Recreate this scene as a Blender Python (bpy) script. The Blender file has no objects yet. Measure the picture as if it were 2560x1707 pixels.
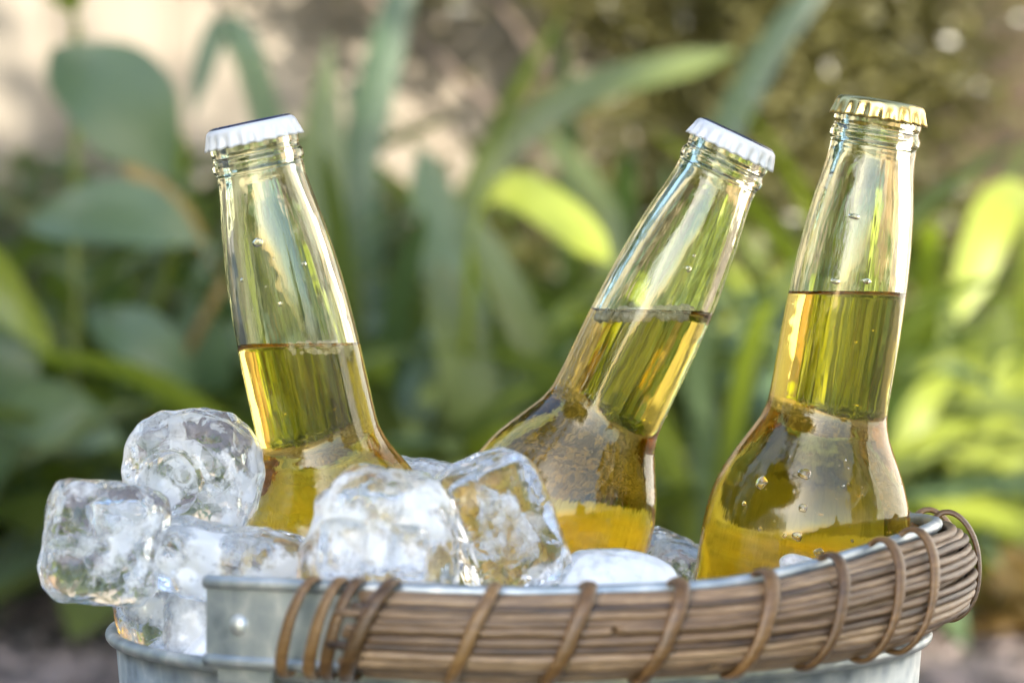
import bpy, bmesh, math, random
from mathutils import Vector, Matrix, Quaternion, noise
R = math.radians
random.seed(7)
scene = bpy.context.scene
C = scene.collection

# ------------------------------------------------------------------ camera
RIM = 0.240                      # height of the bucket rim above the ground
CAM = Vector((0.0, 0.0, RIM + 0.0795))
PITCH = R(0.36)
FPX = 85.0 / 36.0 * 2560.0
cd = bpy.data.cameras.new('camera'); cam = bpy.data.objects.new('camera', cd); C.objects.link(cam)
cd.lens = 85; cd.sensor_width = 36; cd.clip_start = 0.02; cd.clip_end = 500
cam.location = CAM; cam.rotation_euler = (R(90) + PITCH, 0, 0)
cd.dof.use_dof = True; cd.dof.focus_distance = 0.705; cd.dof.aperture_fstop = 9.0
cd.dof.aperture_blades = 9
scene.camera = cam
FWD = Vector((0, math.cos(PITCH), math.sin(PITCH))); UPV = Vector((0, -math.sin(PITCH), math.cos(PITCH)))

def ray(px, py):
    return (FWD + Vector((1, 0, 0)) * ((px - 1280) / FPX) - UPV * ((py - 853.5) / FPX))
def at(px, py, y):               # world point seen at that place of the photograph, standing y metres away
    d = ray(px, py); return CAM + d * (y / d.y)
def proj(p):
    v = p - CAM; z = v.dot(FWD)
    return 1280 + FPX * v.x / z, 853.5 - FPX * v.dot(UPV) / z

# ------------------------------------------------------------------ sky and sun
SUN_EL, SUN_AZ = R(32), R(-27)   # behind the camera, a little to the left
sdir = Vector((math.sin(SUN_AZ) * math.cos(SUN_EL), -math.cos(SUN_AZ) * math.cos(SUN_EL), math.sin(SUN_EL)))
w = bpy.data.worlds.new('World'); scene.world = w; w.use_nodes = True
nt = w.node_tree; bg = nt.nodes['Background']
sky = nt.nodes.new('ShaderNodeTexSky'); sky.sky_type = 'NISHITA'; sky.sun_disc = False
sky.sun_elevation = SUN_EL; sky.sun_rotation = math.atan2(sdir.x, sdir.y)
sky.air_density = 1.0; sky.dust_density = 1.0; sky.ozone_density = 1.2
nt.links.new(sky.outputs[0], bg.inputs[0]); bg.inputs[1].default_value = 0.15
sl = bpy.data.lights.new('sun', 'SUN'); sl.energy = 3.2; sl.angle = R(0.53); sl.color = (1.0, 0.93, 0.82)
so = bpy.data.objects.new('sun', sl); C.objects.link(so)
so.rotation_euler = sdir.to_track_quat('Z', 'Y').to_euler(); so.location = (0, 0, 8)
scene.view_settings.view_transform = 'Standard'; scene.view_settings.look = 'None'
scene.view_settings.exposure = 2.35; scene.view_settings.gamma = 1.0
scene.render.engine = 'CYCLES'
cy = scene.cycles
cy.max_bounces = 24; cy.transmission_bounces = 24; cy.glossy_bounces = 8; cy.diffuse_bounces = 4
cy.transparent_max_bounces = 16; cy.volume_bounces = 0
cy.caustics_reflective = True; cy.caustics_refractive = True; cy.blur_glossy = 0.4
cy.sample_clamp_indirect = 8.0; cy.use_denoising = True
try:
    cy.denoiser = 'OPENIMAGEDENOISE'; cy.denoising_input_passes = 'RGB_ALBEDO_NORMAL'
except Exception:
    pass

# ------------------------------------------------------------------ helpers
def tag(o, label=None, cat=None, group=None, kind=None):
    if label: o['label'] = label
    if cat: o['category'] = cat
    if group: o['group'] = group
    if kind: o['kind'] = kind
    return o
def empty(name, loc=(0, 0, 0), quat=None):
    o = bpy.data.objects.new(name, None); C.objects.link(o); o.location = loc
    o.empty_display_size = 0.02
    if quat is not None:
        o.rotation_mode = 'QUATERNION'; o.rotation_quaternion = quat
    return o
def mesh(name, vs, fs, mats, parent=None, smooth=True, mi=None):
    m = bpy.data.meshes.new(name); m.from_pydata([tuple(v) for v in vs], [], fs); m.update()
    for x in (mats if isinstance(mats, (list, tuple)) else [mats]): m.materials.append(x)
    if smooth: m.polygons.foreach_set('use_smooth', [True] * len(m.polygons))
    if mi: m.polygons.foreach_set('material_index', mi)
    o = bpy.data.objects.new(name, m); C.objects.link(o)
    if parent is not None: o.parent = parent
    return o
class MB:
    def __init__(s): s.v = []; s.f = []
    def add(s, vs, fs):
        n = len(s.v); s.v += [tuple(v) for v in vs]; s.f += [tuple(i + n for i in f) for f in fs]
    def box(s, a, b):
        x0, y0, z0 = a; x1, y1, z1 = b
        s.add([(x0,y0,z0),(x1,y0,z0),(x1,y1,z0),(x0,y1,z0),(x0,y0,z1),(x1,y0,z1),(x1,y1,z1),(x0,y1,z1)],
              [(0,3,2,1),(4,5,6,7),(0,1,5,4),(1,2,6,5),(2,3,7,6),(3,0,4,7)])
    def build(s, name, mat, parent=None, smooth=False): return mesh(name, s.v, s.f, mat, parent, smooth)
def lathe(prof, n=96, close=False):
    vs, fs = [], []
    for r, z in prof:
        for k in range(n):
            a = 2 * math.pi * k / n; vs.append((r * math.cos(a), r * math.sin(a), z))
    m = len(prof)
    for i in range(m if close else m - 1):
        for k in range(n):
            k2 = (k + 1) % n; j = (i + 1) % m
            fs.append((i * n + k, i * n + k2, j * n + k2, j * n + k))
    return vs, fs
def sweep(frames, sec, closed=False, caps=True):
    """frames: list of (point, axis1, axis2, scale); sec: list of (a, b) section points"""
    vs, fs = [], []; n = len(sec)
    for p, a1, a2, s in frames:
        for a, b in sec: vs.append(p + a1 * (a * s) + a2 * (b * s))
    m = len(frames)
    for i in range(m if closed else m - 1):
        for k in range(n):
            k2 = (k + 1) % n; j = (i + 1) % m
            fs.append((i * n + k, i * n + k2, j * n + k2, j * n + k))
    if caps and not closed:
        fs.append(tuple(range(n - 1, -1, -1))); fs.append(tuple((m - 1) * n + k for k in range(n)))
    return vs, fs
def circ(r, n, rx=1.0): return [(r * rx * math.cos(2 * math.pi * k / n), r * math.sin(2 * math.pi * k / n)) for k in range(n)]
def lerp_prof(pts, x):
    if x <= pts[0][0]: return pts[0][1]
    for (x0, y0), (x1, y1) in zip(pts, pts[1:]):
        if x <= x1: return y0 + (y1 - y0) * (x - x0) / (x1 - x0)
    return pts[-1][1]
def smooth_prof(pts):            # monotone cubic through control points -> function
    n = len(pts); xs = [p[0] for p in pts]; ys = [p[1] for p in pts]
    d = [(ys[i+1]-ys[i])/(xs[i+1]-xs[i]) for i in range(n-1)]
    m = [d[0]] + [0 if d[i-1]*d[i] <= 0 else 2*d[i-1]*d[i]/(d[i-1]+d[i]) for i in range(1, n-1)] + [d[-1]]
    def f(x):
        if x <= xs[0]: return ys[0]
        if x >= xs[-1]: return ys[-1]
        i = 0
        while x > xs[i+1]: i += 1
        h = xs[i+1]-xs[i]; t = (x-xs[i])/h
        return (2*t**3-3*t*t+1)*ys[i]+(t**3-2*t*t+t)*h*m[i]+(-2*t**3+3*t*t)*ys[i+1]+(t**3-t*t)*h*m[i+1]
    return f
def catmull(pts, n):
    P = [pts[0] * 2 - pts[1]] + list(pts) + [pts[-1] * 2 - pts[-2]]
    out = []; segs = len(pts) - 1
    for k in range(n + 1):
        u = k / n * segs; i = min(int(u), segs - 1); t = u - i
        a, b, c, d = P[i:i+4]
        out.append(0.5 * ((b * 2) + (c - a) * t + (a * 2 - b * 5 + c * 4 - d) * t * t + (b * 3 - a - c * 3 + d) * t ** 3))
    return out

# ------------------------------------------------------------------ materials
def mat(name):
    m = bpy.data.materials.new(name); m.use_nodes = True
    t = m.node_tree; t.nodes.clear(); out = t.nodes.new('ShaderNodeOutputMaterial')
    return m, t, out
def N(t, kind, **kw):
    n = t.nodes.new('ShaderNode' + kind)
    for k, v in kw.items():
        if k in n.inputs: n.inputs[k].default_value = v
        else: setattr(n, k, v)
    return n
def ramp(t, fac, stops):
    r = t.nodes.new('ShaderNodeValToRGB'); el = r.color_ramp.elements
    while len(el) < len(stops): el.new(0.5)
    for e, (p, c) in zip(el, stops): e.position = p; e.color = (*c, 1)
    t.links.new(fac, r.inputs[0]); return r.outputs[0]
def coords(t, scale=(1, 1, 1), which='Object'):
    tc = N(t, 'TexCoord'); mp = N(t, 'Mapping'); mp.inputs['Scale'].default_value = scale
    t.links.new(tc.outputs[which], mp.inputs[0]); return mp.outputs[0]
def bump(t, h, strength, dist):
    b = N(t, 'Bump'); b.inputs['Strength'].default_value = strength; b.inputs['Distance'].default_value = dist
    t.links.new(h, b.inputs['Height']); return b.outputs[0]
def noise_tex(t, vec, scale, detail=4, rough=0.55):
    n = N(t, 'TexNoise'); n.inputs['Scale'].default_value = scale; n.inputs['Detail'].default_value = detail
    n.inputs['Roughness'].default_value = rough; t.links.new(vec, n.inputs['Vector']); return n
def simple(name, stops, scale, rough=0.6, metal=0.0, stretch=(1,1,1), bstr=0.3, bdist=0.001, spec=0.5, detail=5):
    m, t, out = mat(name); v = coords(t, stretch); n = noise_tex(t, v, scale, detail)
    p = N(t, 'BsdfPrincipled'); p.inputs['Roughness'].default_value = rough; p.inputs['Metallic'].default_value = metal
    p.inputs['Specular IOR Level'].default_value = spec
    t.links.new(ramp(t, n.outputs[0], stops), p.inputs['Base Color'])
    if bstr: t.links.new(bump(t, n.outputs[0], bstr, bdist), p.inputs['Normal'])
    t.links.new(p.outputs[0], out.inputs[0]); return m

M = {}
def glass_mat(name, ior, color, rough=0.0, streak=0.0, vol=None, sub=1.0):
    m, t, out = mat(name); g = N(t, 'BsdfGlass'); g.inputs['IOR'].default_value = ior
    g.inputs['Color'].default_value = (*color, 1); g.inputs['Roughness'].default_value = rough
    if streak:
        v = coords(t, (150, 150, 10)); n = noise_tex(t, v, 1.0, 3)
        v2 = coords(t, (1, 1, 1)); n2 = noise_tex(t, v2, 60.0, 2)
        a = N(t, 'Math'); a.operation = 'ADD'; t.links.new(n.outputs[0], a.inputs[0]); t.links.new(n2.outputs[0], a.inputs[1])
        t.links.new(bump(t, a.outputs[0], 1.0, streak), g.inputs['Normal'])
    t.links.new(g.outputs[0], out.inputs['Surface'])
    if vol:
        va = N(t, 'VolumeAbsorption'); va.inputs['Color'].default_value = (*vol[0], 1); va.inputs['Density'].default_value = vol[1]
        t.links.new(va.outputs[0], out.inputs['Volume'])
    return m
BEER = ((0.985, 0.888, 0.14), 80.0)
M['glass'] = glass_mat('bottle_glass', 1.5, (0.97, 0.975, 0.89), streak=0.0002)
M['beer_side'] = glass_mat('beer_against_glass', 1.335 / 1.5, (1, 1, 1), streak=0.00018, vol=BEER)
M['beer_top'] = glass_mat('beer_surface', 1.335, (1, 1, 1), vol=BEER)
M['water'] = glass_mat('water_drop', 1.33, (1, 1, 1))
m_, t_, o_ = mat('foam_bubble'); g_ = N(t_, 'BsdfGlass'); g_.inputs['IOR'].default_value = 1.33; d_ = N(t_, 'BsdfDiffuse'); d_.inputs['Color'].default_value = (.85, .80, .68, 1)
x_ = N(t_, 'MixShader'); x_.inputs[0].default_value = .2; t_.links.new(g_.outputs[0], x_.inputs[1]); t_.links.new(d_.outputs[0], x_.inputs[2]); t_.links.new(x_.outputs[0], o_.inputs[0]); M['bubble'] = m_
def paint(name, col, rough=0.25, metal=0.0):
    m, t, out = mat(name); p = N(t, 'BsdfPrincipled'); p.inputs['Base Color'].default_value = (*col, 1)
    p.inputs['Metallic'].default_value = metal
    v = coords(t); n = noise_tex(t, v, 350, 4); rr = N(t, 'MapRange')
    rr.inputs['To Min'].default_value = rough * 0.8; rr.inputs['To Max'].default_value = rough * 1.5
    t.links.new(n.outputs[0], rr.inputs[0]); t.links.new(rr.outputs[0], p.inputs['Roughness'])
    t.links.new(bump(t, n.outputs[0], 0.15, 0.0002), p.inputs['Normal'])
    t.links.new(p.outputs[0], out.inputs[0]); return m
M['cap_white'] = paint('white_cap_enamel', (0.50, 0.51, 0.54), 0.28)
M['cap_navy'] = paint('navy_cap_print', (0.012, 0.015, 0.05), 0.25)
M['cap_dark'] = paint('dark_cap_print', (0.02, 0.02, 0.03), 0.22)
M['cap_gold'] = paint('gold_cap_foil', (0.66, 0.50, 0.20), 0.26, 1.0)

def galvanised():
    m, t, out = mat('galvanised_steel'); v = coords(t)
    vo = N(t, 'TexVoronoi'); vo.inputs['Scale'].default_value = 130; t.links.new(v, vo.inputs['Vector'])
    n = noise_tex(t, v, 42, 9, .7); n2 = noise_tex(t, coords(t, (60, 60, 8)), 1.5, 5)
    mx = N(t, 'Mix'); mx.data_type = 'FLOAT'; mx.inputs[0].default_value = 0.35
    t.links.new(n.outputs[0], mx.inputs[2]); t.links.new(vo.outputs['Distance'], mx.inputs[3])
    c = ramp(t, mx.outputs[0], [(0.28, (0.14, 0.165, 0.18)), (0.42, (0.27, 0.31, 0.33)), (0.55, (0.37, 0.40, 0.41)), (0.68, (0.56, 0.57, 0.55))])
    cw = N(t, 'MixRGB'); cw.inputs['Color2'].default_value = (0.72, 0.72, 0.68, 1)
    f = ramp(t, n2.outputs[0], [(0.6, (0, 0, 0)), (0.75, (0.4, 0.4, 0.4))])
    t.links.new(f, cw.inputs[0]); t.links.new(c, cw.inputs[1])
    p = N(t, 'BsdfPrincipled'); p.inputs['Metallic'].default_value = 0.75; p.inputs['Roughness'].default_value = 0.48
    t.links.new(cw.outputs[0], p.inputs['Base Color'])
    t.links.new(bump(t, n.outputs[0], 0.25, 0.0008), p.inputs['Normal'])
    t.links.new(p.outputs[0], out.inputs[0]); return m
M['galv'] = galvanised()
def wicker(name, stops, rough):
    m, t, out = mat(name); oi = N(t, 'ObjectInfo')
    tc = N(t, 'TexCoord'); mp = N(t, 'Mapping'); mp.inputs['Scale'].default_value = (90, 90, 700)
    ad = N(t, 'VectorMath'); ad.operation = 'ADD'; t.links.new(tc.outputs['Object'], ad.inputs[0]); t.links.new(oi.outputs['Random'], ad.inputs[1])
    t.links.new(ad.outputs[0], mp.inputs[0]); n = noise_tex(t, mp.outputs[0], 1.0, 6, 0.65)
    av = N(t, 'Math'); av.operation = 'MULTIPLY_ADD'; av.inputs[1].default_value = 0.35; t.links.new(oi.outputs['Random'], av.inputs[0])
    s = N(t, 'Math'); s.operation = 'MULTIPLY'; s.inputs[1].default_value = 0.75; t.links.new(n.outputs[0], s.inputs[0]); t.links.new(s.outputs[0], av.inputs[2])
    p = N(t, 'BsdfPrincipled'); p.inputs['Roughness'].default_value = rough
    t.links.new(ramp(t, av.outputs[0], stops), p.inputs['Base Color'])
    t.links.new(bump(t, n.outputs[0], 0.6, 0.0007), p.inputs['Normal'])
    t.links.new(p.outputs[0], out.inputs[0]); return m
M['stick'] = wicker('willow_stick', [(0.30, (0.020, 0.010, 0.005)), (0.48, (0.080, 0.047, 0.025)), (0.70, (0.185, 0.118, 0.066)), (0.86, (0.34, 0.235, 0.14))], 0.46)
M['rattan'] = wicker('rattan_wrap', [(0.28, (0.04, 0.020, 0.007)), (0.55, (0.11, 0.057, 0.019)), (0.8, (0.21, 0.12, 0.045))], 0.34)

def ice_mat(name, lo, hi, frost_w=0.9, fmin=.04):
    m, t, out = mat(name); oi = N(t, 'ObjectInfo'); tc = N(t, 'TexCoord')
    ad = N(t, 'VectorMath'); ad.operation = 'ADD'; t.links.new(tc.outputs['Object'], ad.inputs[0]); t.links.new(oi.outputs['Random'], ad.inputs[1])
    v = ad.outputs[0]
    n1 = noise_tex(t, v, 58, 5, 0.62); n2 = noise_tex(t, v, 150, 1.5, 0.45); n3 = noise_tex(t, v, 45, 1, .4)
    vo = N(t, 'TexVoronoi'); vo.inputs['Scale'].default_value = 130; vo.feature = 'DISTANCE_TO_EDGE'; t.links.new(v, vo.inputs['Vector'])
    h = N(t, 'Math'); h.operation = 'MULTIPLY_ADD'; h.inputs[1].default_value = .5; t.links.new(n2.outputs[0], h.inputs[0]); t.links.new(vo.outputs['Distance'], h.inputs[2])
    h2 = N(t, 'Math'); h2.operation = 'MULTIPLY_ADD'; h2.inputs[1].default_value = 1.2; t.links.new(n3.outputs[0], h2.inputs[0]); t.links.new(h.outputs[0], h2.inputs[2])
    b = bump(t, h2.outputs[0], 0.55, 0.0022)
    g = N(t, 'BsdfGlass'); g.inputs['IOR'].default_value = 1.31; g.inputs['Roughness'].default_value = 0.0
    g.inputs['Color'].default_value = (0.99, 0.995, 1, 1); t.links.new(b, g.inputs['Normal'])
    d = N(t, 'BsdfPrincipled'); d.inputs['Base Color'].default_value = (0.90, 0.92, 0.95, 1); d.inputs['Roughness'].default_value = 0.15
    d.inputs['Specular IOR Level'].default_value = 0.6; t.links.new(b, d.inputs['Normal'])
    tr = N(t, 'BsdfTranslucent'); tr.inputs['Color'].default_value = (0.93, 0.95, 0.97, 1)
    fm = N(t, 'MixShader'); fm.inputs[0].default_value = 0.5
    t.links.new(d.outputs[0], fm.inputs[1]); t.links.new(tr.outputs[0], fm.inputs[2])
    f = N(t, 'MapRange'); f.inputs['From Min'].default_value = lo; f.inputs['From Max'].default_value = hi
    f.inputs['To Min'].default_value = fmin; f.inputs['To Max'].default_value = frost_w
    t.links.new(n1.outputs[0], f.inputs[0])
    mx = N(t, 'MixShader'); t.links.new(f.outputs[0], mx.inputs[0]); t.links.new(g.outputs[0], mx.inputs[1]); t.links.new(fm.outputs[0], mx.inputs[2])
    t.links.new(mx.outputs[0], out.inputs[0]); return m
M['ice'] = ice_mat('ice_cloudy', 0.50, 0.59, 0.78, .05)
M['ice_clear'] = ice_mat('ice_clear', 0.57, 0.65, 0.65, .03)
M['ice_white'] = ice_mat('ice_frosted', 0.36, 0.54, 0.92, .08)
m_, t_, o_ = mat('ice_bubble_cloud'); v_ = coords(t_); n_ = noise_tex(t_, v_, 130, 6, .68); f_ = N(t_, 'MapRange')
f_.inputs['From Min'].default_value = .44; f_.inputs['From Max'].default_value = .62; f_.inputs['To Max'].default_value = .85; t_.links.new(n_.outputs[0], f_.inputs[0])
tp_ = N(t_, 'BsdfTransparent'); df_ = N(t_, 'BsdfDiffuse'); df_.inputs['Color'].default_value = (.92, .94, .96, 1); tl_ = N(t_, 'BsdfTranslucent'); tl_.inputs['Color'].default_value = (.94, .96, .97, 1)
a_ = N(t_, 'MixShader'); t_.links.new(df_.outputs[0], a_.inputs[1]); t_.links.new(tl_.outputs[0], a_.inputs[2])
b_ = N(t_, 'MixShader'); t_.links.new(f_.outputs[0], b_.inputs[0]); t_.links.new(tp_.outputs[0], b_.inputs[1]); t_.links.new(a_.outputs[0], b_.inputs[2]); t_.links.new(b_.outputs[0], o_.inputs[0]); M['ice_cloud'] = m_
M['ice_hollow'] = ice_mat('ice_hollow', 0.50, 0.60, 0.75, .05)
M['ice_shade'] = simple('shaded_ice_tone', [(0.3, (0.10, 0.12, 0.13)), (0.7, (0.22, 0.24, 0.26))], 120, 0.1, bstr=.5, bdist=.002)  # dark tone paints in the dimness down among the ice
M['ice_bed'] = simple('crushed_ice', [(0.3, (0.70, 0.73, 0.78)), (0.7, (0.88, 0.90, 0.93))], 300, 0.3, bstr=.8, bdist=.002)

def leaf_mat(name, c1, c2, trans, rough=0.35, tcol=None):
    m, t, out = mat(name); v = coords(t); n = noise_tex(t, v, 9, 4); oi = N(t, 'ObjectInfo')
    a = N(t, 'Math'); a.operation = 'MULTIPLY_ADD'; a.inputs[1].default_value = 0.5
    t.links.new(oi.outputs['Random'], a.inputs[0]); hh = N(t, 'Math'); hh.operation = 'MULTIPLY'; hh.inputs[1].default_value = 0.55
    t.links.new(n.outputs[0], hh.inputs[0]); t.links.new(hh.outputs[0], a.inputs[2])
    col = ramp(t, a.outputs[0], [(0.2, c1), (0.85, c2)])
    p = N(t, 'BsdfPrincipled'); p.inputs['Roughness'].default_value = rough; t.links.new(col, p.inputs['Base Color'])
    tr = N(t, 'BsdfTranslucent')
    mulc = N(t, 'MixRGB'); mulc.blend_type = 'MULTIPLY'; mulc.inputs[0].default_value = 1.0
    mulc.inputs[2].default_value = (*(tcol or (1.6, 1.8, 0.6)), 1); t.links.new(col, mulc.inputs[1]); t.links.new(mulc.outputs[0], tr.inputs[0])
    mx = N(t, 'MixShader'); mx.inputs[0].default_value = trans
    t.links.new(p.outputs[0], mx.inputs[1]); t.links.new(tr.outputs[0], mx.inputs[2]); t.links.new(mx.outputs[0], out.inputs[0]); return m
M['leaf'] = leaf_mat('strap_leaf_green', (0.065, 0.09, 0.026), (0.15, 0.178, 0.052), 0.33)
M['leaf_blue'] = leaf_mat('leaf_blue_green', (0.065, 0.105, 0.05), (0.125, 0.172, 0.085), 0.25, 0.38)  # bluish hue puts the skylit shade of leaves into the colour
M['leaf_lime'] = leaf_mat('leaf_lime', (0.16, 0.19, 0.026), (0.25, 0.285, 0.042), 0.35)  # yellow-green hue puts the sunlit look of leaves into the colour
M['leaf_straw'] = leaf_mat('leaf_straw', (0.28, 0.17, 0.05), (0.42, 0.30, 0.10), 0.3, 0.6, (1, .9, .6))
M['shrub'] = leaf_mat('shrub_leaf', (0.05, 0.055, 0.02), (0.15, 0.13, 0.045), 0.3)
M['tree_leaf'] = leaf_mat('tree_leaf', (0.03, 0.06, 0.018), (0.07, 0.11, 0.03), 0.25)
M['bark'] = simple('bark', [(0.3, (0.05, 0.035, 0.025)), (0.7, (0.16, 0.12, 0.09))], 12, 0.85, stretch=(3, 3, .5), bdist=0.02)
M['soil'] = simple('soil', [(0.3, (0.045, 0.033, 0.028)), (0.5, (0.10, 0.078, 0.068)), (0.72, (0.19, 0.155, 0.14))], 30, 0.9, bdist=0.01)
M['chip'] = leaf_mat('mulch_chip', (0.05, 0.036, 0.03), (0.26, 0.205, 0.185), 0.0, 0.8)
M['lawn'] = simple('lawn', [(0.3, (0.20, 0.20, 0.05)), (0.7, (0.36, 0.34, 0.11))], 25, 0.9, bdist=0.01)
M['slat'] = leaf_mat('pale_slat', (0.19, 0.155, 0.11), (0.24, 0.205, 0.155), 0.0, 0.7)
M['board'] = leaf_mat('brown_board', (0.15, 0.095, 0.05), (0.30, 0.20, 0.11), 0.0, 0.75)
M['render'] = simple('house_render', [(0.3, (0.34, 0.30, 0.25)), (0.7, (0.44, 0.40, 0.34))], 3, 0.85)
M['white'] = simple('white_paint', [(0.3, (0.74, 0.73, 0.70)), (0.7, (0.82, 0.81, 0.79))], 5, 0.7)
M['roof'] = simple('roof_tile', [(0.3, (0.12, 0.07, 0.05)), (0.7, (0.22, 0.13, 0.10))], 6, 0.8)
M['brick'] = simple('chimney_brick', [(0.3, (0.16, 0.09, 0.07)), (0.7, (0.26, 0.16, 0.12))], 14, 0.85)
M['pane'] = paint('window_pane', (0.05, 0.06, 0.08), 0.05)

# ------------------------------------------------------------------ ground and surroundings
gv, gf = [], []
NG = 60
for j in range(NG + 1):
    for i in range(NG + 1):
        x = -60 + 120 * i / NG; y = -60 + 120 * j / NG; gv.append((x, y, 0))
for j in range(NG):
    for i in range(NG): gf.append((j*(NG+1)+i, j*(NG+1)+i+1, (j+1)*(NG+1)+i+1, (j+1)*(NG+1)+i))
tag(mesh('ground', gv, gf, M['soil']), kind='structure')
mb = MB(); mb.box((-9, -9, 0.004), (3.6, 0.30, 0.012))
tag(mb.build('lawn', M['lawn']), kind='structure')
# short grass on the lawn
mb = MB()
for k in range(9000):
    x = random.uniform(-2.2, 2.2); y = random.uniform(-3.0, 0.29); h = random.uniform(.02, .05); a = random.uniform(0, 6.28)
    dx, dy = math.cos(a) * .002, math.sin(a) * .002; lx, ly = random.uniform(-.015, .015), random.uniform(-.015, .015)
    mb.add([(x-dx, y-dy, .011), (x+dx, y+dy, .011), (x+lx, y+ly, .012+h)], [(0, 1, 2)])
tag(mb.build('grass', M['leaf_lime']), 'short yellow green grass on the lawn in front of the bucket', 'grass', kind='stuff')
# mulch chips on the soil
mb = MB()
for k in range(7000):
    y = 0.9 + 3.2 * random.random(); x = random.uniform(-1.3, 1.3); s = random.uniform(.006, .022); a = random.uniform(0, 6.28)
    ca, sa = math.cos(a), math.sin(a); l, wd, h = s, s * random.uniform(.3, .7), s * random.uniform(.15, .4); tl = random.uniform(-.3, .3) * s
    pts = [(-l, -wd, 0), (l, -wd, 0), (l, wd, 0), (-l, wd, 0), (-l*.8, -wd*.7, h+tl), (l*.8, -wd*.7, h-tl), (l*.8, wd*.7, h-tl), (-l*.8, wd*.7, h+tl)]
    mb.add([(x + px*ca - py*sa, y + px*sa + py*ca, pz + .002) for px, py, pz in pts], [(4,5,6,7),(0,1,5,4),(1,2,6,5),(2,3,7,6),(3,0,4,7)])
tag(mb.build('mulch', M['chip']), 'loose grey brown mulch chips over the bare soil', 'mulch', kind='stuff')

# fences
def fence(name, label, x0, x1, y, h, bw, gap, m, rails):
    f = empty(name, ((x0 + x1) / 2, y, 0)); tag(f, label, 'fence'); xc = (x0 + x1) / 2
    proto = MB(); proto.box((-bw/2 - .001, -.009, 0.0), (bw/2 + .001, .009, h)); n = int((x1 - x0) / (bw + gap)); base = None
    nm = 'slat' if bw < .06 else 'board'
    for i in range(n):
        if base is None: o = base = proto.build(nm, m, f)
        else: o = base.copy(); C.objects.link(o)
        o.location = (x0 - xc + (i + .5) * (bw + gap), random.uniform(-.004, .004), random.uniform(-.012, .012) + .02)
        o.rotation_euler = (0, random.uniform(-.0006, .0006), 0)
    for z in rails:
        r = MB(); r.box((x0 - xc, .016, z), (x1 - xc, .05, z + .07)); r.build('rail', m, f)
    for i in range(4):
        r = MB(); px = x0 - xc + (x1 - x0) * (i + .02) / 3.06; r.box((px, .052, 0), (px + .09, .142, h - .02)); r.build('post', m, f)
fence('slat_fence', 'pale cream fence of narrow upright slats behind the broad-leaved plants', -3.4, 0.26, 4.6, 1.7, .034, .0004, M['slat'], (.3, 1.3))
fence('board_fence', 'brown timber fence of wide upright boards behind the shrub', 0.28, 3.6, 4.62, 1.8, .125, .0006, M['board'], (.3, 1.4))

# added sun-catching wall; house and chimney at the right behind the camera, seen in the bottles' reflections
wl = empty('sun_catch_wall', (3.1, 1.9, 0)); tag(wl, 'unseen tall white wall added right of the garden bed to catch the sun', 'wall')
wl.rotation_euler = (0, 0, math.atan2(-4.1, 2.3))  # added wall, angled to the sun for white streaks on the glass
def rel(o, e): o.parent = e; o.location = o.location - e.location; return o
mb = MB(); mb.box((-2.35, 0, 0), (2.35, .2, 3.0)); mb.build('wall', M['white'], wl)
mb = MB(); mb.box((-2.4, -.04, 3.002), (2.4, .24, 3.07)); mb.build('coping', M['render'], wl)
hs = empty('house', (8.2, -3.4, 0)); tag(hs, 'two storey brown rendered house with balcony to the right behind the lawn', 'house')
mb = MB(); mb.box((6.4, -6.0, 0), (10, -1.2, 4.6)); rel(mb.build('wall', M['render']), hs)
mb = MB(); mb.add([(6.1,-6.3,4.6),(10.3,-6.3,4.6),(10.3,-.9,4.6),(6.1,-.9,4.6),(8.2,-6.3,5.9),(8.2,-.9,5.9)], [(0,4,5,3),(1,2,5,4),(0,1,4),(3,5,2),(0,3,2,1)])
rel(mb.build('roof', M['roof']), hs)
for wy in (-5.4, -3.9, -2.3):
    for wz in (.8, 3.0):
        wn = MB(); wn.box((6.37, wy, wz), (6.398, wy + .95, wz + 1.15)); wo = rel(wn.build('window', M['white']), hs)
        for q in (0, 1):
            pn = MB(); pn.box((6.36, wy + .07 + q*.43, wz + .07), (6.368, wy + .45 + q*.43, wz + 1.08)); pn.build('pane', M['pane'], wo)
mb = MB(); mb.box((5.7, -5.8, 2.5), (6.396, -1.4, 2.62)); bal = rel(mb.build('balcony', M['white']), hs)
mb = MB(); mb.box((5.72, -5.8, 3.4), (5.78, -1.4, 3.45))
for k in range(23): mb.box((5.735, -5.78 + k*.198, 2.622), (5.765, -5.75 + k*.198, 3.398))
mb.build('railing', M['bark'], bal)
ch = empty('chimney_house', (9.5, -19.5, 0)); tag(ch, 'small brick outbuilding with a tall chimney beyond the lawn', 'outbuilding')
mb = MB(); mb.box((-1.4, -1, 0), (1.4, 1, 2.3)); mb.build('wall', M['brick'], ch)
mb = MB(); mb.add([(-1.6,-1.2,2.302),(1.6,-1.2,2.302),(1.6,1.2,2.302),(-1.6,1.2,2.302),(0,-1.2,3.1),(0,1.2,3.1)], [(0,4,5,3),(1,2,5,4),(0,1,4),(3,5,2),(0,3,2,1)])
mb.build('roof', M['roof'], ch)
mb = MB(); mb.box((-.9, .3, 2.5), (-.3, .9, 4.6)); mb.box((-.96, .24, 4.602), (-.24, .96, 4.8)); mb.build('chimney', M['brick'], ch)

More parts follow.
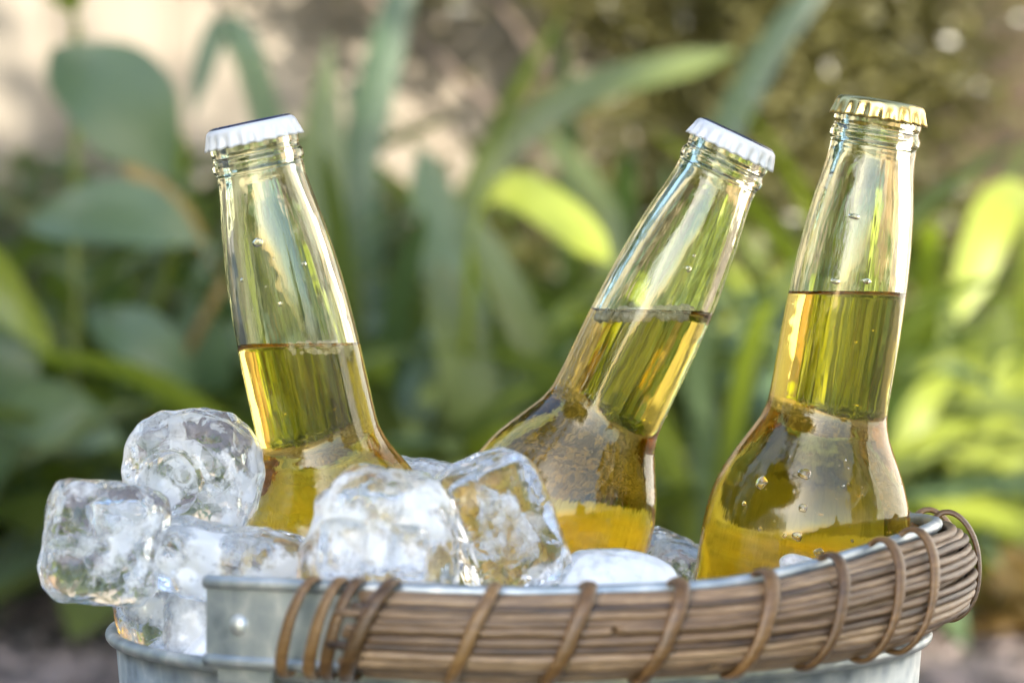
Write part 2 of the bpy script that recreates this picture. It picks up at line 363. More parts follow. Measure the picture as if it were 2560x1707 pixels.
# trees and hedge: crowns of many leaf faces
def crown(lobes, n, size, seed, clump=0.16):
    rnd = random.Random(seed); vs, fs = [], []
    tot = sum(l[3]*l[4]*l[5] for l in lobes)
    for (cx, cyy, cz, rx, ry, rz) in lobes:
        m = int(n * rx*ry*rz / tot / 9) + 1
        for k in range(m):
            d = Vector((rnd.gauss(0, 1), rnd.gauss(0, 1), rnd.gauss(0, 1))).normalized(); q = rnd.random() ** 0.42
            q *= 1 + .22 * noise.noise(d * 2.3 + Vector((seed, 0, 0)))
            c0 = Vector((cx + d.x*rx*q, cyy + d.y*ry*q, cz + d.z*rz*q))
            for j in range(9):
                c = c0 + Vector((rnd.gauss(0, clump), rnd.gauss(0, clump), rnd.gauss(0, clump*.7)))
                a = Vector((rnd.gauss(0, 1), rnd.gauss(0, 1), rnd.gauss(0, .6))).normalized(); b = a.orthogonal().normalized()
                b = Quaternion(a, rnd.uniform(0, 6.28)) @ b; s = size * rnd.uniform(.6, 1.3); i = len(vs)
                vs += [c - a*s, c + b*s*.42 + a*s*.1, c + a*s, c - b*s*.42 + a*s*.1]; fs.append((i, i+1, i+2, i+3))
    return vs, fs
def limb(mbx, pts, r0, r1, n=8):
    ps = catmull([Vector(p) for p in pts], 12); fr = []
    for i, p in enumerate(ps):
        tg = (ps[min(i+1, 12)] - ps[max(i-1, 0)]).normalized(); a = tg.orthogonal().normalized(); a = (Vector((1, .01, 0)) - tg * tg.x).normalized() if abs(tg.x) < .9 else (Vector((0, 1, 0)) - tg * tg.y).normalized()
        fr.append((p, a, tg.cross(a), r0 + (r1 - r0) * i / 12))
    mbx.add(*sweep(fr, circ(1, n)))
def tree(name, label, x, y, lobes, n, size, seed, r=0.16):
    e = empty(name, (x, y, 0)); tag(e, label, 'tree'); mb = MB()
    zb = min(l[2] - l[5]*.3 for l in lobes)
    limb(mb, [(0, 0, -.05), (.05, .02, zb*.35), (-.03, .05, zb*.7), (0, 0, zb)], r, r*.7, 12)
    for l in lobes:
        for k in range(4):
            a = k * 1.57 + seed; p = Vector((l[0] + l[3]*.55*math.cos(a) - x, l[1] + l[4]*.55*math.sin(a) - y, l[2] + .2))
            limb(mb, [(0, 0, zb*.8), Vector((0, 0, zb)) * .5 + p * .5 + Vector((0, 0, .1)), p], r*.5, .015)
    mb.build('trunk', M['bark'], e, True)
    vs, fs = crown(lobes, n, size, seed); mesh('crown', [v - Vector((x, y, 0)) for v in vs], fs, M['tree_leaf'], e, False)
def back(az, dist, z): a = R(az); return (math.sin(a) * dist, .72 - math.cos(a) * dist, z)
tree('garden_tree', 'large leafy tree shading the bucket from beyond the lawn', *back(-46, 5.2, 0)[:2],
     [(*back(-39, 5.0, 3.05), 1.75, 1.5, .76), (*back(-54, 5.3, 4.2), 1.5, 1.4, .8), (*back(-62, 5.0, 3.3), 1.7, 1.5, 1.7), (-.2, .9, 5.2, 3.0, 2.3, .5)], 56000, .08, 3)  # last lobe: wide unseen bough overhead, added to cut sky light
bv, bf = crown([(*back(-38 - 13*k, 5.4, .9), .9, .9, 1.1) for k in range(5)], 12000, .06, 19, .1)
bo = Vector((*back(-60, 5.4, 0),)); bh = empty('shrubbery', bo); tag(bh, 'dense rounded shrubbery under the large tree beyond the lawn', 'shrub')
mesh('crown', [v - bo for v in bv], bf, M['tree_leaf'], bh, False)
mb = MB()
for k in range(5):
    p = Vector(back(-38 - 13*k, 5.4, 0)) - bo; limb(mb, [p, p + Vector((.02, 0, .5)), p + Vector((0, 0, 1))], .03, .012)
mb.build('stem', M['bark'], bh, True)
tree('far_tree', 'slim tree standing left of the lawn beside the hedge', -7.6, -1.5, [(-7.6, -1.5, 3.6, 1.6, 1.8, 2.0)], 9000, .09, 5, .12)
tree('sky_block_tree', 'unseen tall tree added beyond the pale slat fence to block sky light', -2.2, 7.0, [(-2.2, 7.0, 4.2, 2.6, 1.6, 2.6)], 12000, .12, 6, .15)  # trees past both fences are added to block the sky behind
tree('sky_block_tree', 'unseen tall tree added beyond the brown board fence to block sky light', 2.4, 7.4, [(2.4, 7.4, 4.4, 2.7, 1.6, 2.8)], 12000, .12, 8, .15)
lv, lf = crown([(-1.35 + .3*k, 4.28, .32 if k < 6 else .26, .24, .13, .38 if k < 6 else .30) for k in range(10)], 15000, .03, 15, .04)
lh = empty('low_hedge', (0, 4.28, 0)); tag(lh, 'low leafy hedge along the foot of the two fences', 'hedge')
mesh('crown', [v - Vector((0, 4.28, 0)) for v in lv], lf, M['leaf'], lh, False)
mb = MB()
for k in range(10): limb(mb, [(-1.35 + .3*k, 0, -.02), (-1.34 + .3*k, .01, .15), (-1.35 + .3*k, 0, .3)], .012, .005)
mb.build('stem', M['bark'], lh, True)
hv, hf = crown([(-2.9, y, 1.3, .5, .75, 1.3) for y in (-1.2, -.1, 1.0, 2.1, 3.2)], 14000, .05, 9, .1)  # added hedge: darkens the bottle edges and cuts sky light
hg = empty('hedge', (-2.9, 1, 0)); tag(hg, 'unseen tall dark hedge added along the left of the lawn to cut sky light', 'hedge')
mesh('crown', [v - Vector((-2.9, 1, 0)) for v in hv], hf, M['tree_leaf'], hg, False)
mb = MB()
for y in (-1.2, -.1, 1.0, 2.1, 3.2): limb(mb, [(0, y-1, -.02), (.02, y-1, .4), (0, y-1, .8)], .03, .015)
mb.build('trunk', M['bark'], hg, True)

# shrub before the brown fence, seen dark at the top of the picture
def shrub(label, x, y, lobes, n, size, seed, m):
    e = empty('shrub', (x, y, 0)); tag(e, label, 'shrub'); mb = MB()
    for l in lobes:
        limb(mb, [(0, 0, -.02), (.3*(l[0]-x), .3*(l[1]-y), l[2]*.5), (l[0]-x, l[1]-y, l[2])], .022, .006)
    mb.build('stem', M['bark'], e, True)
    vs, fs = crown(lobes, n, size, seed, .05); mesh('crown', [v - Vector((x, y, 0)) for v in vs], fs, m, e, False)
shrub('dark small-leaved shrub in front of the brown board fence', .38, 4.15,
      [(.22, 4.2, 1.08, .24, .2, .22), (.42, 4.1, 1.02, .34, .25, .30), (.62, 4.15, .95, .25, .2, .28), (.42, 4.1, .6, .40, .25, .3), (.35, 4.1, 1.35, .5, .25, .25), (-.12, 4.3, 1.09, .26, .1, .16), (-.45, 4.35, 1.14, .22, .1, .14)], 26000, .02, 11, M['shrub'])

# strap-leaved and broad-leaved plants
def blade(pts, width, prof, fold=0.25, roll=0.0, n=14, lean=None):
    ps = catmull(pts, n); vs, fs = [], []
    for i, p in enumerate(ps):
        u = i / n; tg = (ps[min(i+1, n)] - ps[max(i-1, 0)]).normalized()
        side = tg.cross(lean if lean is not None else Vector((0, -1, .35)))
        if side.length < .05: side = Vector((1, 0, 0))
        side.normalize(); side = Quaternion(tg, roll + .25 * math.sin(u * 3)) @ side; nn = side.cross(tg).normalized()
        wd = width * .5 * prof(u)
        for s in (-1, -.5, 0, .5, 1): vs.append(p + side * (wd * s) + nn * (abs(s) * wd * fold))
    for i in range(n):
        for k in range(4): fs.append((i*5+k, i*5+k+1, i*5+k+6, i*5+k+5))
    return vs, fs
strap = smooth_prof([(0, .55), (.25, .85), (.6, 1.0), (.85, .82), (.95, .5), (1.0, .06)])
blunt = smooth_prof([(0, .5), (.3, .85), (.7, 1.0), (.9, .85), (.97, .55), (1.0, .1)])
point = smooth_prof([(0, .5), (.3, 1.0), (.5, .95), (.8, .5), (1.0, .03)])
ovate = smooth_prof([(0, .08), (.08, .1), (.16, .45), (.35, .95), (.5, 1.0), (.75, .72), (.92, .3), (1.0, .03)])
late = smooth_prof([(0, .2), (.35, .3), (.55, .85), (.8, 1.0), (.94, .75), (.98, .45), (1.0, .1)])  # narrow base: outline follows only the sunlit part of a blade
LEAVES = [0]
def add_leaf(plant, pts, width, prof, m, fold=.25, roll=0.0, lean=None):
    vs, fs = blade(pts, width, prof, fold, roll, 14, lean); o = plant.location
    mesh('leaf', [v - o for v in vs], fs, m, plant); LEAVES[0] += 1
def strap_plant(label, x, y, n, length, width, seed, mats, up=.8, hero=(), group=None, name='strap_leaf_plant'):
    rnd = random.Random(seed); e = empty(name, (x, y, 0)); tag(e, label, 'plant', group)
    for k in range(n):
        a = rnd.uniform(0, 6.283); L = length * rnd.uniform(.65, 1.15); el = R(90) * (1 - (1 - up) * rnd.uniform(.2, 2.0))
        p = Vector((x + .03 * math.cos(a), y + .03 * math.sin(a), -.01)); pts = [p.copy()]; dr = R(rnd.uniform(12, 34))
        for s in range(4):
            p = p + Vector((math.cos(a) * math.cos(el), math.sin(a) * math.cos(el), math.sin(el))) * (L / 4); pts.append(p.copy()); el -= dr
            a += rnd.uniform(-.12, .12)
            if p.z < .02: p.z = .02; pts[-1] = p.copy()
        ln = Vector((-math.cos(a), -math.sin(a), .6))
        add_leaf(e, pts, width * rnd.uniform(.75, 1.15), strap, rnd.choice(mats), .22, rnd.uniform(-.3, .3), ln)
    for (pp, wd, pr, m, ys) in hero:
        pts = [Vector((x, y, 0))] + [at(px, py, yy) for (px, py), yy in zip(pp, ys)]
        add_leaf(e, pts, wd, pr, m, .18)
    return e
G, B, LM, ST = M['leaf'], M['leaf_blue'], M['leaf_lime'], M['leaf_straw']
gp = 'strap leaved plants in the garden bed'
strap_plant('strap-leaved plant with one tall grey-green blade before the pale slat fence', -.19, 3.05, 30, .66, .038, 21, [G, G, B], .76, [
    (((850, 700), (930, 260), (1040, -140)), .05, strap, B, (3.0, 3.0, 3.02)),
    (((780, 800), (800, 420), (824, 90)), .085, point, G, (2.95, 2.95, 2.97)),
    (((705, 700), (690, 420), (610, 120), (545, 80), (478, 290)), .04, strap, B, (2.9, 2.9, 2.88, 2.88, 2.85)),
    (((740, 700), (700, 360), (660, 200)), .05, point, G, (3.1, 3.1, 3.1))], gp)
strap_plant('strap-leaved plant with a sunlit lime blade arching over between two bottles', -.06, 2.85, 34, .62, .038, 22, [G, B, G], .72, [
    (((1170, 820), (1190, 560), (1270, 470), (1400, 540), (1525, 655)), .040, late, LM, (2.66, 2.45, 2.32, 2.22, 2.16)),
    (((1175, 950), (1110, 640), (1055, 365)), .062, strap, B, (2.75, 2.75, 2.75)),
    (((1180, 1150), (1160, 900), (1090, 650)), .066, strap, G, (2.7, 2.68, 2.68)),
    (((1370, 1080), (1300, 800), (1160, 520)), .045, strap, G, (2.75, 2.72, 2.72)),
    (((1150, 620), (1380, 270), (1840, 130)), .042, blunt, G, (2.9, 2.9, 2.95))], gp)
strap_plant('strap-leaved plant with a long diagonal blade before the brown board fence', .30, 3.25, 32, .66, .038, 23, [G, B], .74, [
    (((1740, 620), (1880, 200), (2090, -90)), .045, strap, B, (3.2, 3.2, 3.2)),
    (((1560, 800), (1500, 520), (1360, 330)), .045, strap, G, (3.2, 3.2, 3.2))], gp)
strap_plant('bright lime strap-leaved plant with broad sunlit blades beside the board fence', .60, 3.0, 12, .45, .05, 24, [G, LM, G], .62, [
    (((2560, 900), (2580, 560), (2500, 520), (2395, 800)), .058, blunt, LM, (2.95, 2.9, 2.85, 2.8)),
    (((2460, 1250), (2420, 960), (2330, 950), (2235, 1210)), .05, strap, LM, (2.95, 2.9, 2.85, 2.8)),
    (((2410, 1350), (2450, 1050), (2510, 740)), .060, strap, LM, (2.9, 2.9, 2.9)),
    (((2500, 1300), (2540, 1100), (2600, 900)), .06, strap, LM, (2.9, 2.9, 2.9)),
    (((2480, 1500), (2440, 1430), (2380, 1500)), .05, strap, ST, (2.9, 2.85, 2.8)),
    (((2560, 1480), (2540, 1420), (2500, 1490)), .06, strap, ST, (2.9, 2.85, 2.8))], gp)
strap_plant('tuft of dry straw-coloured leaves at the foot of the lime plant', .635, 2.72, 18, .2, .034, 33, [ST], .5)
strap_plant('low dense strap-leaved plant hidden behind the middle bottle', .12, 3.05, 34, .6, .036, 25, [G, B, G], .7, (), gp)
strap_plant('small strap-leaved plant between the lime plant and the middle bottle', .40, 2.85, 32, .58, .036, 26, [G, B, LM], .68, (), gp)
strap_plant('strap-leaved plant with drooping blades behind the left bottle', -.33, 2.95, 30, .55, .036, 27, [G, B, G], .7, (), gp)
strap_plant('strap-leaved plant at the foot of the board fence under the shrub', .75, 3.7, 22, .6, .05, 28, [G, B], .7, (), gp)
strap_plant('strap-leaved plant at the foot of the pale slat fence', -.05, 3.75, 20, .5, .05, 29, [G, B], .62, (), gp)
strap_plant('leaning strap-leaved plant beyond the lime plant', 1.05, 3.2, 20, .6, .05, 30, [G, LM], .65, (), gp)
strap_plant('dark strap-leaved plant at the left end of the garden bed', -1.05, 3.2, 20, .55, .05, 31, [G, B], .65, (), gp)
for k, (x, y, lb) in enumerate([(-.14, 2.62, 'low arching strap-leaved plant in the gap between the left and leaning bottles'), (.22, 2.66, 'low strap-leaved plant behind the foot of the leaning bottle'),
        (.47, 3.3, 'upright strap-leaved plant half hidden by the gold-capped bottle'), (-.48, 3.25, 'strap-leaved plant behind the broad blue-green leaves'), (.13, 3.55, 'tall strap-leaved plant at the corner of the two fences'),
        (-.75, 2.95, 'strap-leaved plant beside the wide grey-green leaves'), (.56, 3.5, 'tall strap-leaved plant standing close to the board fence')]):
    strap_plant(lb, x, y, 40, .66 if y < 2.9 else .74, .034, 60 + k, [G, LM, G, LM] if x > .4 else [G, B, G, LM], .74, (), gp)
for k, (x, y, lb) in enumerate([(-1.0, 3.9, 'far strap-leaved plant near the left end of the pale fence'), (-.72, 3.75, 'strap-leaved plant between the pale fence and the tall broad-leaved plant'), (-.42, 3.95, 'strap-leaved plant against the middle of the pale slat fence'),
        (-.2, 3.6, 'tall strap-leaved plant just behind the one with a grey-green blade'), (.1, 4.0, 'strap-leaved plant under the left side of the dark shrub'), (-.58, 3.45, 'bushy strap-leaved plant behind the tall broad-leaved plant'), (.35, 3.75, 'strap-leaved plant under the middle of the dark shrub')]):
    strap_plant(lb, x, y, 40, .84, .036, 80 + k, [G, B], .70, (), gp)
def broad_plant(label, x, y, seed, hero, n, size, mats):
    rnd = random.Random(seed); e = empty('broad_leaf_plant', (x, y, 0)); tag(e, label, 'plant', 'broad leaved plants in the garden bed')
    for (base, tip, wd, m, yy, fd) in hero:
        a, b = at(*base, yy), at(*tip, yy - .04); root = Vector((x, y, 0))
        mid = (a + b) / 2 + Vector((0, -.03, .02))
        vs, fs = blade([a, a.lerp(mid, .5) + Vector((0, -.01, .008)), mid, mid.lerp(b, .5) + Vector((0, -.01, .0)), b], wd, ovate, fd, 0, 14)
        st = catmull([root, root.lerp(a, .5) + Vector((0, 0, .03)), a], 8); mbx = MB(); mbx.add(vs, fs)
        fr = [(p, Vector((1, 0, 0)), Vector((0, 1, 0)), .006) for p in st]; mbx.add(*sweep(fr, circ(1, 6)))
        mesh('leaf', [Vector(v) - root for v in mbx.v], mbx.f, m, e)
    for k in range(n):
        a0 = rnd.uniform(0, 6.283); h = rnd.uniform(.08, .34); root = Vector((x, y, 0)); r = rnd.uniform(.05, .18)
        a = root + Vector((math.cos(a0) * r, math.sin(a0) * r, h)); L = size * rnd.uniform(.7, 1.2)
        d = Vector((math.cos(a0), math.sin(a0), rnd.uniform(-.5, .5))).normalized(); b = a + d * L
        mid = (a + b) / 2 + Vector((0, 0, L * .12)); mbx = MB()
        mbx.add(*blade([a, a.lerp(mid, .5) + Vector((0, 0, .01)), mid, mid.lerp(b, .5), b], L * .55, ovate, .2, rnd.uniform(-.4, .4), 12, Vector((-d.x * .3, -.5, .9))))
        st = catmull([root, root.lerp(a, .5) + Vector((0, 0, .03)), a], 8)
        mbx.add(*sweep([(p, Vector((1, 0, 0)), Vector((0, 1, 0)), .005) for p in st], circ(1, 6)))
        mesh('leaf', [Vector(v) - root for v in mbx.v], mbx.f, rnd.choice(mats), e)
broad_plant('tall plant with big blue-green oval leaves before the pale slat fence', -.50, 2.75, 41, [
    ((455, 470), (130, 120), .125, B, 2.6, .16), ((530, 620), (60, 560), .085, B, 2.55, .2),
    ((560, 700), (290, 395), .026, ST, 2.6, .3), ((470, 500), (400, 300), .03, LM, 2.65, .2), ((190, 60), (150, -60), .06, LM, 2.9, .2)], 8, .20, [G, B])
broad_plant('low plant with wide grey-green leaves at the left of the garden bed', -.60, 2.6, 42, [
    ((-70, 1330), (75, 760), .085, B, 2.45, .15), ((-10, 1070), (310, 1100), .065, B, 2.4, .2), ((-160, 600), (145, 890), .05, LM, 2.4, .2),
    ((500, 1020), (220, 780), .07, B, 2.6, .2)], 12, .17, [G, B, G])
broad_plant('small broad-leaved plant hidden behind the ice at the left', -.38, 2.8, 43, [
    ((560, 1050), (470, 760), .06, B, 2.7, .2)], 12, .16, [G, B])
broad_plant('leafy broad-leaved plant against the pale slat fence', -.85, 3.3, 44, [], 16, .2, [G, B, LM])

# ------------------------------------------------------------------ the bucket
BC = Vector((0.002, 0.72, 0.0)); BR = 0.1183
bucket = empty('ice_bucket', BC); tag(bucket, 'round galvanised steel bucket with a wicker-wrapped handle folded over its rim', 'bucket')
wallp = [(0.0001, .012), (.094, .012), (.0975, .016), (BR - .0012, RIM - .001), (BR + .0002, RIM - .001), (.0990, .0), (.0985, -.0), (.096, .0), (.0958, .010), (.0001, .010)]
v, f = lathe([wallp[k] for k in (9, 8, 7, 5, 4, 3, 2, 1, 0)], 128); mesh('wall', v, f, M['galv'], bucket)
v, f = lathe([(BR + .0012 + .0019 * math.cos(a), RIM - .0008 + .0019 * math.sin(a)) for a in [2*math.pi*k/14 for k in range(14)]], 160, True)
mesh('rim', v, f, M['galv'], bucket)
# handle: a flat strap with rolled edges lying on the rim, from the left-hand rivet round the front to the back
HR = .1262
A0, A1 = R(-39.5), R(141)
hz = smooth_prof([(-45, .0115), (-20, .0122), (0, .0116), (20, .0122), (35, .0140), (50, .0162), (60, .0178), (75, .0188), (95, .0180), (110, .0168), (142, .013)])
hs_ = smooth_prof([(-45, 1.0), (20, 1.0), (55, 1.27), (110, 1.2), (142, 1.0)])
hr = smooth_prof([(-45, HR), (15, HR), (50, .1222), (110, .1222), (142, HR)])
def hpos(a, dr=0.0, dz=0.0):
    er = Vector((math.sin(a), -math.cos(a), 0)); p = BC + er * (hr(math.degrees(a)) + dr); p.z = RIM + hz(math.degrees(a)) + dz * hs_(math.degrees(a))
    return p, er
SH = .0100   # half height of the strap
def sw(a_from, a_to, n, dr, dz, sec, sc=lambda u: 1.0, wob=None):
    fr = []
    for i in range(n + 1):
        u = i / n; a = a_from + (a_to - a_from) * u; ddr, ddz = (wob(u) if wob else (0, 0))
        p, er = hpos(a, dr + ddr, dz + ddz); fr.append((p - BC, er, Vector((0, 0, 1)), sc(u)))
    return sweep(fr, sec)
handle = mesh('handle', *sw(A0, A1, 120, 0, 0, [(-.0006, -SH), (.0006, -SH), (.0006, SH), (-.0006, SH)]), M['galv'], bucket, False)
for sgn in (1, -1):
    mesh('rolled_edge', *sw(A0, A1, 120, .0003, sgn * SH, circ(.0018, 12)), M['galv'], handle)
def rivet(a, name):
    p, er = hpos(a, .0006, -.0005); q = er.to_track_quat('Z', 'Y').to_matrix()
    vs, fs = lathe([(.0001, .0016), (.0018, .0014), (.0027, .0006), (.0029, -.0004)], 20)
    mesh(name, [q @ Vector(x) + p - BC for x in vs], fs, M['galv'], handle)
rivet(A0 + R(5.2), 'rivet'); rivet(A1 - R(5.2), 'rivet')
for a in (A0 + R(5.2), A1 - R(5.2)):    # ears that stand up inside the strap and carry the rivets
    fr = []
    for i in range(9):
        aa = a + R(-4 + i); er = Vector((math.sin(aa), -math.cos(aa), 0)); fr.append((er * (HR - .0018), er, Vector((0, 0, 1)), 1.0))
    zt = RIM + hz(math.degrees(a)) + .006
    vs, fs = sweep(fr, [(-.0007, RIM - .004), (.0007, RIM - .004), (.0007, zt), (-.0007, zt)]); mesh('ear', vs, fs, M['galv'], bucket, False)
rnd = random.Random(5)
def stick(psi, rad, a_from, a_to, r, seed):
    dr0 = .0012 + .0096 * math.cos(psi) * rad; dz0 = -.0006 + .0100 * math.sin(psi) * (rad if rad < 1 else 1)
    def wob(u): return (.0005 * noise.noise(Vector((u * 9, seed * 3.1, 0))), .0006 * noise.noise(Vector((u * 7, seed * 5.3, 4))))
    def sc(u): return (.72 if u < .01 or u > .99 else 1) * (1 + .16 * noise.noise(Vector((u * 14, seed * 1.7, 9))))
    sec = [(r * math.cos(t) * (1 + .12 * noise.noise(Vector((math.cos(t), math.sin(t), seed)))), r * math.sin(t)) for t in [2*math.pi*k/9 for k in range(9)]]
    mesh('stick', *sw(a_from, a_to, 90, dr0, dz0, sec, sc, wob), M['stick'], handle)
WS = R(-18)
for k in range(14):
    psi = R(-84 + 152 * k / 13) + rnd.uniform(-.04, .04); s0 = WS + R(rnd.uniform(-2.2, 1.6)); s1 = R(128 + rnd.uniform(-3, 3)); r = rnd.uniform(.00105, .0015)
    if k in (3, 8, 11):
        br = R(rnd.uniform(2, 10)) if k == 8 else R(rnd.uniform(20, 70)); stick(psi, 1, s0, br - .004, r, k); stick(psi + .05, 1.05, br + .004, s1, r, k + 20)
    else: stick(psi, 1, s0, s1, r, k)
for k in range(7):
    stick(R(-70 + 140 * k / 6), .62, WS + R(rnd.uniform(-1, 2)), R(127), .0017, 40 + k)
def wrap(a0, big=.95, tilt=.040, bare=False):
    fr = []; n = 48; ra, rb, c0 = (.0058, .0121, .0032) if bare else (.0082, .0122, .0044)
    pts = []
    for i in range(n):
        t = 2 * math.pi * i / n; a = a0 + tilt * math.sin(t); ct = math.cos(t)
        p, er = hpos(a, c0 + ra * (abs(ct) ** (1.15 if ct > 0 else .7)) * (1 if ct > 0 else -.75), rb * (abs(math.sin(t)) ** .9) * (1 if math.sin(t) > 0 else -1)); pts.append((p - BC, er, t))
    for i in range(n):
        p, er, t = pts[i]; tg = (pts[(i+1) % n][0] - pts[i-1][0]).normalized()
        cen, _ = hpos(a0, c0, 0); out = (p - (cen - BC)); tang = Vector((math.cos(a0), math.sin(a0), 0)); out = out - tang * out.dot(tang); out = (out - tg * out.dot(tg)).normalized()
        fr.append((p, tg.cross(out).normalized(), out, big))
    sec = [(-.0017, -.0005), (-.0019, .0002), (-.0013, .0008), (0, .00105), (.0013, .0008), (.0019, .0002), (.0017, -.0005), (0, -.0007)]
    mesh('wrap', *sweep(fr, sec, True), M['rattan'], handle)
def alpha_of(px):
    best = None
    for i in range(-400, 900):
        a = i / 10 * math.pi / 180; e = abs(proj(hpos(a, .010)[0])[0] - px)
        if best is None or e < best[0]: best = (e, a)
    return best[1]
for k, dx in enumerate((655, 722, 762, 832, 1080, 1307, 1530, 1745, 1915, 2045, 2125)):
    wrap(alpha_of(dx * 1.0884), rnd.uniform(.85, 1.05), .042 if k > 2 else .03, k < 3)
for d in (84, 96, 107, 118): wrap(R(d))

# ------------------------------------------------------------------ the bottles
L = .2155
outer = smooth_prof([(0, 12.9), (6.9, 12.9), (8.2, 12.6), (8.9, 12.75), (10.2, 13.4), (11.8, 13.35), (12.8, 12.8), (13.6, 12.7), (14.5, 12.76), (15.5, 12.74), (20, 13.2), (32, 15.1), (44, 16.4), (54, 17.1), (70, 17.6), (86, 17.7),
                     (92, 17.9), (97.6, 19.3), (101, 20.9), (104.5, 22.8), (109, 25.2), (113.6, 27.3), (118, 28.9), (123, 30.1), (128, 30.7), (136, 31.0), (205, 31.0), (210.5, 29.8), (213.5, 27.5), (215.5, 24.0)])
inner = smooth_prof([(0, 8.6), (8, 8.6), (14, 9.0), (20, 9.9), (32, 11.9), (44, 13.3), (54, 14.2), (70, 14.9), (88, 15.2),
                     (96, 16.4), (101, 18.3), (105, 20.4), (109, 22.6), (114, 24.8), (119, 26.5), (124, 27.6), (130, 28.2), (138, 28.4), (200, 28.4), (206, 26.5), (209, 22.0), (210.5, 12.0)])
def bottle(label, cap_px, cap_y, ref_px, ref_y, level_px, cap_m, print_m, drops, foam, spin):
    top = at(*cap_px, cap_y); ref = at(*ref_px, ref_y); u = (top - ref).normalized(); base = top - u * L
    q = u.to_track_quat('Z', 'Y') @ Quaternion((0, 0, 1), spin)
    e = empty('beer_bottle', base, q); tag(e, label, 'bottle', 'clear bottles of pale beer standing in the ice')
    Rm = q.to_matrix(); Ri = Rm.transposed()
    up = Ri @ Vector((0, 0, 1))
    # liquid level: the axis point that projects to level_px row
    best = None
    for i in range(200, 1000):
        s = i / 10 / 1000; p = top - u * s; er = abs(proj(p)[1] - level_px)
        if best is None or er < best[0]: best = (er, s)
    zl = L - best[1]; n = 128; ri = lambda z: inner((L - z) * 1000) / 1000
    ztop = []
    for k in range(n):
        a = 2 * math.pi * k / n; lo, hi = zl - .04, zl + .04
        for _ in range(40):
            m = (lo + hi) / 2; r = ri(m); d = up.x * r * math.cos(a) + up.y * r * math.sin(a) + up.z * (m - zl)
            if d > 0: hi = m
            else: lo = m
        ztop.append((lo + hi) / 2 + .0009)
    zb = L - .2105
    # glass: outside from the base centre up to the lip, then down the inside to the liquid line
    vs, fs = [], []
    prof = [(.0001, .0035), (.015, .003), (.021, .0008), (.0235, .0)] + [(outer(s / 1000 * 1000 if False else s) / 1000, L - s / 1000) for s in
            [215.4 - i * 1.2 for i in range(70)] + [130 - i * .9 for i in range(46)] + [88 - i * 1.6 for i in range(44)] + [17 - i * .35 for i in range(48)]]
    prof = [p for p in prof if p[1] <= L - .0008] + [(.0118, L - .0005), (.0095, L - .0005)]
    for r, z in prof:
        for k in range(n):
            a = 2 * math.pi * k / n; vs.append((r * math.cos(a), r * math.sin(a), z))
    rows = len(prof); m2 = 70
    for i in range(m2 + 1):
        t = i / m2
        for k in range(n):
            a = 2 * math.pi * k / n; z = (L - .0012) + (ztop[k] - (L - .0012)) * t; r = ri(z); vs.append((r * math.cos(a), r * math.sin(a), z))
    rows += m2 + 1
    for i in range(rows - 1):
        for k in range(n): fs.append((i*n+k, i*n+(k+1) % n, (i+1)*n+(k+1) % n, (i+1)*n+k))
    mesh('glass', vs, fs, M['glass'], e)
    # liquid
    vs, fs, mi = [(0, 0, zb)], [], []; m3 = 120
    for i in range(m3 + 1):
        t = i / m3; t = t ** .85 if i else 0.0
        for k in range(n):
            a = 2 * math.pi * k / n; z = zb + .0001 + (ztop[k] - zb - .0001) * t; r = ri(z); vs.append((r * math.cos(a), r * math.sin(a), z))
    for k in range(n): fs.append((0, 1 + (k+1) % n, 1 + k)); mi.append(0)
    for i in range(m3):
        for k in range(n): fs.append((1+i*n+k, 1+i*n+(k+1) % n, 1+(i+1)*n+(k+1) % n, 1+(i+1)*n+k)); mi.append(0)
    last = 1 + m3 * n; prev = last
    for fr_, dz in ((.985, -.0004), (.96, -.0007), (.92, -.0009), (.6, -.0009), (.25, -.0009)):
        st = len(vs)
        for k in range(n):
            b = Vector(vs[last + k]); c = Vector((0, 0, zl + .0009)); vs.append(c.lerp(b, fr_) + up * dz)
        for k in range(n): fs.append((prev+k, prev+(k+1) % n, st+(k+1) % n, st+k)); mi.append(1)
        prev = st
    cidx = len(vs); vs.append(Vector((0, 0, zl)))
    for k in range(n): fs.append((prev+k, prev+(k+1) % n, cidx)); mi.append(1)
    beer = mesh('beer', vs, fs, [M['beer_side'], M['beer_top']], e, True, mi)
    # foam bubbles along the waterline
    if foam:
        rr = random.Random(foam[2]); mb = MB(); ico = bmesh.new(); bmesh.ops.create_icosphere(ico, subdivisions=2, radius=1); iv = [x.co.copy() for x in ico.verts]; jf = [tuple(x.index for x in y.verts) for y in ico.faces]; ico.free()
        camdir = Ri @ (CAM - base); ca = math.atan2(camdir.y, camdir.x)
        for _ in range(foam[0]):
            a = ca + rr.uniform(*foam[1]); k = int(a / (2*math.pi) * n) % n; s = rr.uniform(.00045, .0013) * foam[3]; depth = s + abs(rr.gauss(0, .0016))
            z = ztop[k] + rr.uniform(-.0022, .0012); r = ri(z) - depth; c = Vector((r * math.cos(a), r * math.sin(a), z)) - up * .0006
            mb.add([c + x * s for x in iv], jf)
        tag(mb.build('foam', M['bubble'], beer, True), kind='stuff')
    # crown cap
    cap = empty('cap_frame'); bpy.data.objects.remove(cap)
    vs, fs = [], []; nn = 21 * 10
    cp = [(0.0001, .0, 0), (.006, -.00002, 0), (.0105, -.0001, 0), (.0121, -.0004, 0), (.0129, -.0010, .02), (.0133, -.0018, .12), (.0136, -.0028, .45), (.0140, -.0040, .85), (.0144, -.0052, 1.0), (.0147, -.0061, 1.0),
          (.0143, -.0060, 1.0), (.0138, -.0045, .8), (.0132, -.0025, .3), (.0126, -.0010, 0), (.0001, -.0006, 0)]
